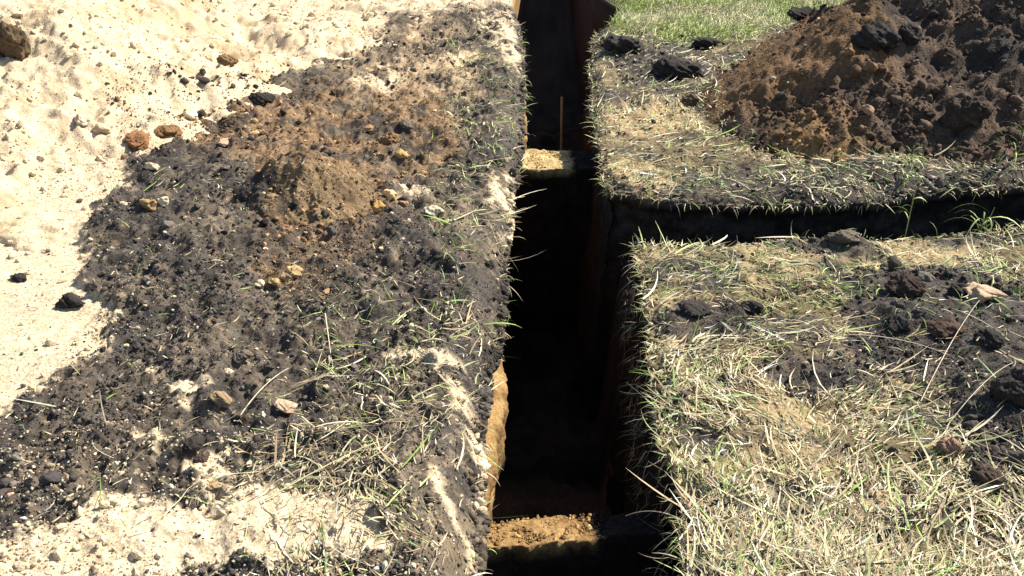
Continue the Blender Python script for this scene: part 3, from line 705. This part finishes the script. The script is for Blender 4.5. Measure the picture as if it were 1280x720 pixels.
# ------------------------------------------------------------------ single stones and clods
for i, (px, py, wpx, hr, c, kd, lab) in enumerate(ROCKS):
    X, Y, Z, t = hit(px, py); r = wpx/FPX*t/2
    V, F = lump(5 if wpx > 25 else 4, 1, .95 if kd == 'stone' else .55, 300+i)
    if kd == 'clod':
        V *= (1+.09*fbm(V[:, 0]*3+V[:, 2], V[:, 1]*3+V[:, 2]*2, 1.5, 3, 400+i)+.05*fbm(V[:, 0]*9+V[:, 2]*4, V[:, 1]*9-V[:, 2]*5, 1, 2, 500+i))[:, None]
    V /= np.abs(V).max(0); V *= np.array([r, r*.85, r*hr*.9])
    a = rng.uniform(-.5, .5); R = np.array([[math.cos(a), -math.sin(a), 0], [math.sin(a), math.cos(a), 0], [0, 0, 1]]); V = V@R.T
    n = fbm(V[:, 0]*8/r*.2+V[:, 2]*30, V[:, 1]*30, 1, 3, 600+i)
    col = np.clip(np.array(c)[None]*(1+.35*n[:, None]), .01, .8)
    o = link(kd if kd == 'clod' else 'stone', V, F, col, M_CLOD if kd == 'clod' else M_STONE, smooth=True, label=lab, cat='clod' if kd == 'clod' else 'stone')
    o.location = (X, Y+r*.5, Z+r*hr*.45)

# ------------------------------------------------------------------ stake, weeds, single stems
def tube(pts, rad, n=7):
    pts = np.array(pts, float); m = len(pts); rad = np.broadcast_to(rad, m)
    T = np.gradient(pts, axis=0); T /= np.linalg.norm(T, axis=1)[:, None]
    up = np.array([.3, .2, .9]); A = np.cross(T, up); A /= np.linalg.norm(A, axis=1)[:, None]; B = np.cross(T, A)
    th = np.linspace(0, 2*np.pi, n, endpoint=False)
    V = pts[:, None]+(A[:, None]*np.cos(th)[None, :, None]+B[:, None]*np.sin(th)[None, :, None])*rad[:, None, None]
    V = V.reshape(-1, 3); F = []
    for i in range(m-1):
        for j in range(n): F.append([i*n+j, i*n+(j+1) % n, (i+1)*n+(j+1) % n, (i+1)*n+j])
    return V, np.array(F)
def curve_pts(p0, p1, sag, k=14, side=0):
    p0, p1 = np.array(p0, float), np.array(p1, float); t = np.linspace(0, 1, k)[:, None]
    P = p0+(p1-p0)*t; P[:, 2] += sag*(4*t*(1-t))[:, 0]; P[:, 0] += side*(4*t*(1-t))[:, 0]; return P
def at(px, py, z):
    r = FW*FPX + RT*(px-640) - UP*(py-360); t = (z-CAM_H)/r[2]; return np.array([r[0]*t, r[1]*t, z])
# thin stake leaning in the far trench
b = at(703, 170, -.62); tp = b+np.array([-.01, .05, .30])
V, F = tube(curve_pts(b-np.array([0, 0, .6]), tp, .0, 10), .011, 8)
link("stake", V, F, np.tile([.35, .26, .16], (len(V), 1))*(1+.2*fbm(V[:, 2]*20, V[:, 0]*90, 1, 3, 5))[:, None], M_STONE, label="thin pale wooden stake standing upright in the dark far trench", cat="stake")
def lone_stem(p0, p1, sag, rad, c, lab, name="grass_stem", side=0, cat="stem", parent=None):
    V, F = tube(curve_pts(p0, p1, sag, 16, side), np.linspace(rad, rad*.45, 16), 6)
    return link(name, V, F, np.tile(c, (len(V), 1)), M_BLADE, label=lab, cat=cat if lab else None, parent=parent)
S = [.62, .54, .38]
def hz(px, py, dz=0): X, Y, Z, t = hit(px, py); return np.array([X, Y, Z+dz])
lone_stem(at(826, 522, -.02)+np.array([0.03, 0, 0]), at(783, 478, -.13), .0, .0020, S, "straight pale straw stem poking out over the dark right wall of the trench")
lone_stem(at(846, 655, -.02)+np.array([.03, 0, 0]), at(782, 645, -.16), .03, .0018, S, "long arched straw stem curving over the near right lip of the trench")
lone_stem(hz(740, 126, .02), hz(770, 122, .0), .03, .004, [.6, .5, .4], "pale curled root at the right lip of the far trench", name="root", cat="root")
lone_stem(hz(1060, 428, .03), hz(1186, 448, .01), .02, .0020, S, "long pale stem lying flat across the dark earthy patch")
lone_stem(hz(1150, 505, .01), hz(1222, 385, .03), .04, .0018, S, "straw stem leaning over the dark patch toward the large tan rock")
lone_stem(hz(1180, 540, .01), hz(1262, 470, .05), .04, .0018, S, "bent straw stem beside the pinkish upright clod")
lone_stem(hz(408, 408, .05), hz(416, 462, .01), .0, .0026, S, "upright cream stalk in the black soil on the left bank")
lone_stem(hz(330, 630, .01), hz(470, 560, .02), .02, .0024, [.42, .42, .22], "long pale stem lying over the near sand patch", side=.02)
lone_stem(hz(300, 520, .0), hz(362, 470, .03), .02, .0020, S, "short leaning straw beside the flat pinkish stone")
def weed(px, py, h, lean, lab, seed, nleaf=6, spread=.1):
    q = np.random.default_rng(seed); base = hz(px, py)
    e = bpy.data.objects.new("weed", None); COL.objects.link(e); e.location = base; e["label"] = lab; e["category"] = "weed"; e["group"] = "tall weeds along the side trench"
    V, F = tube(curve_pts((0, 0, -.01), (lean, -.02, h), 0, 12, lean*.2), np.linspace(.0030, .0012, 12), 6)
    link("stem", V, F, np.tile([.30, .33, .14], (len(V), 1)), M_BLADE, parent=e)
    for i in range(nleaf):
        z0 = h*q.uniform(.05, .8); a = q.uniform(0, 6.28); L = spread*q.uniform(.6, 1.3); k = 7; t = np.linspace(0, 1, k)
        cx = lean*z0/h; P = np.stack([cx+np.cos(a)*L*t, np.sin(a)*L*t, z0+L*(.9*t-1.0*t*t)], -1)
        w_ = .0045*np.sin(np.pi*np.clip(t*.9+.1, 0, 1))+.0004; sd = np.array([-np.sin(a), np.cos(a), .3])
        V = np.stack([P-sd*w_[:, None], P+sd*w_[:, None], P-np.array([0, 0, .0008])], 1).reshape(-1, 3)
        F = [];
        for j in range(k-1):
            o = j*3; F += [[o, o+1, o+4, o+3], [o+1, o+2, o+5, o+4], [o+2, o, o+3, o+5]]
        link("leaf", V, np.array(F), np.tile(GREEN[q.integers(0, 5)]*1.2, (len(V), 1)), M_BLADE, parent=e)
weed(1131, 297, .42, .0, "tall thin green weed standing at the near lip of the side trench", 1, 6, .09)
weed(1222, 290, .13, .04, "low broad leaved green weed on the near lip right of the tall one", 2, 9, .16)
weed(1128, 228, .20, .02, "tufty green weed at the foot of the soil heap behind the tall one", 3, 14, .12)
weed(1262, 205, .22, .05, "pale green weed on the soil heap by the photo's right edge", 4, 12, .14)
weed(932, 178, .10, .01, "single small green sprout on the front of the soil heap", 5, 5, .06)
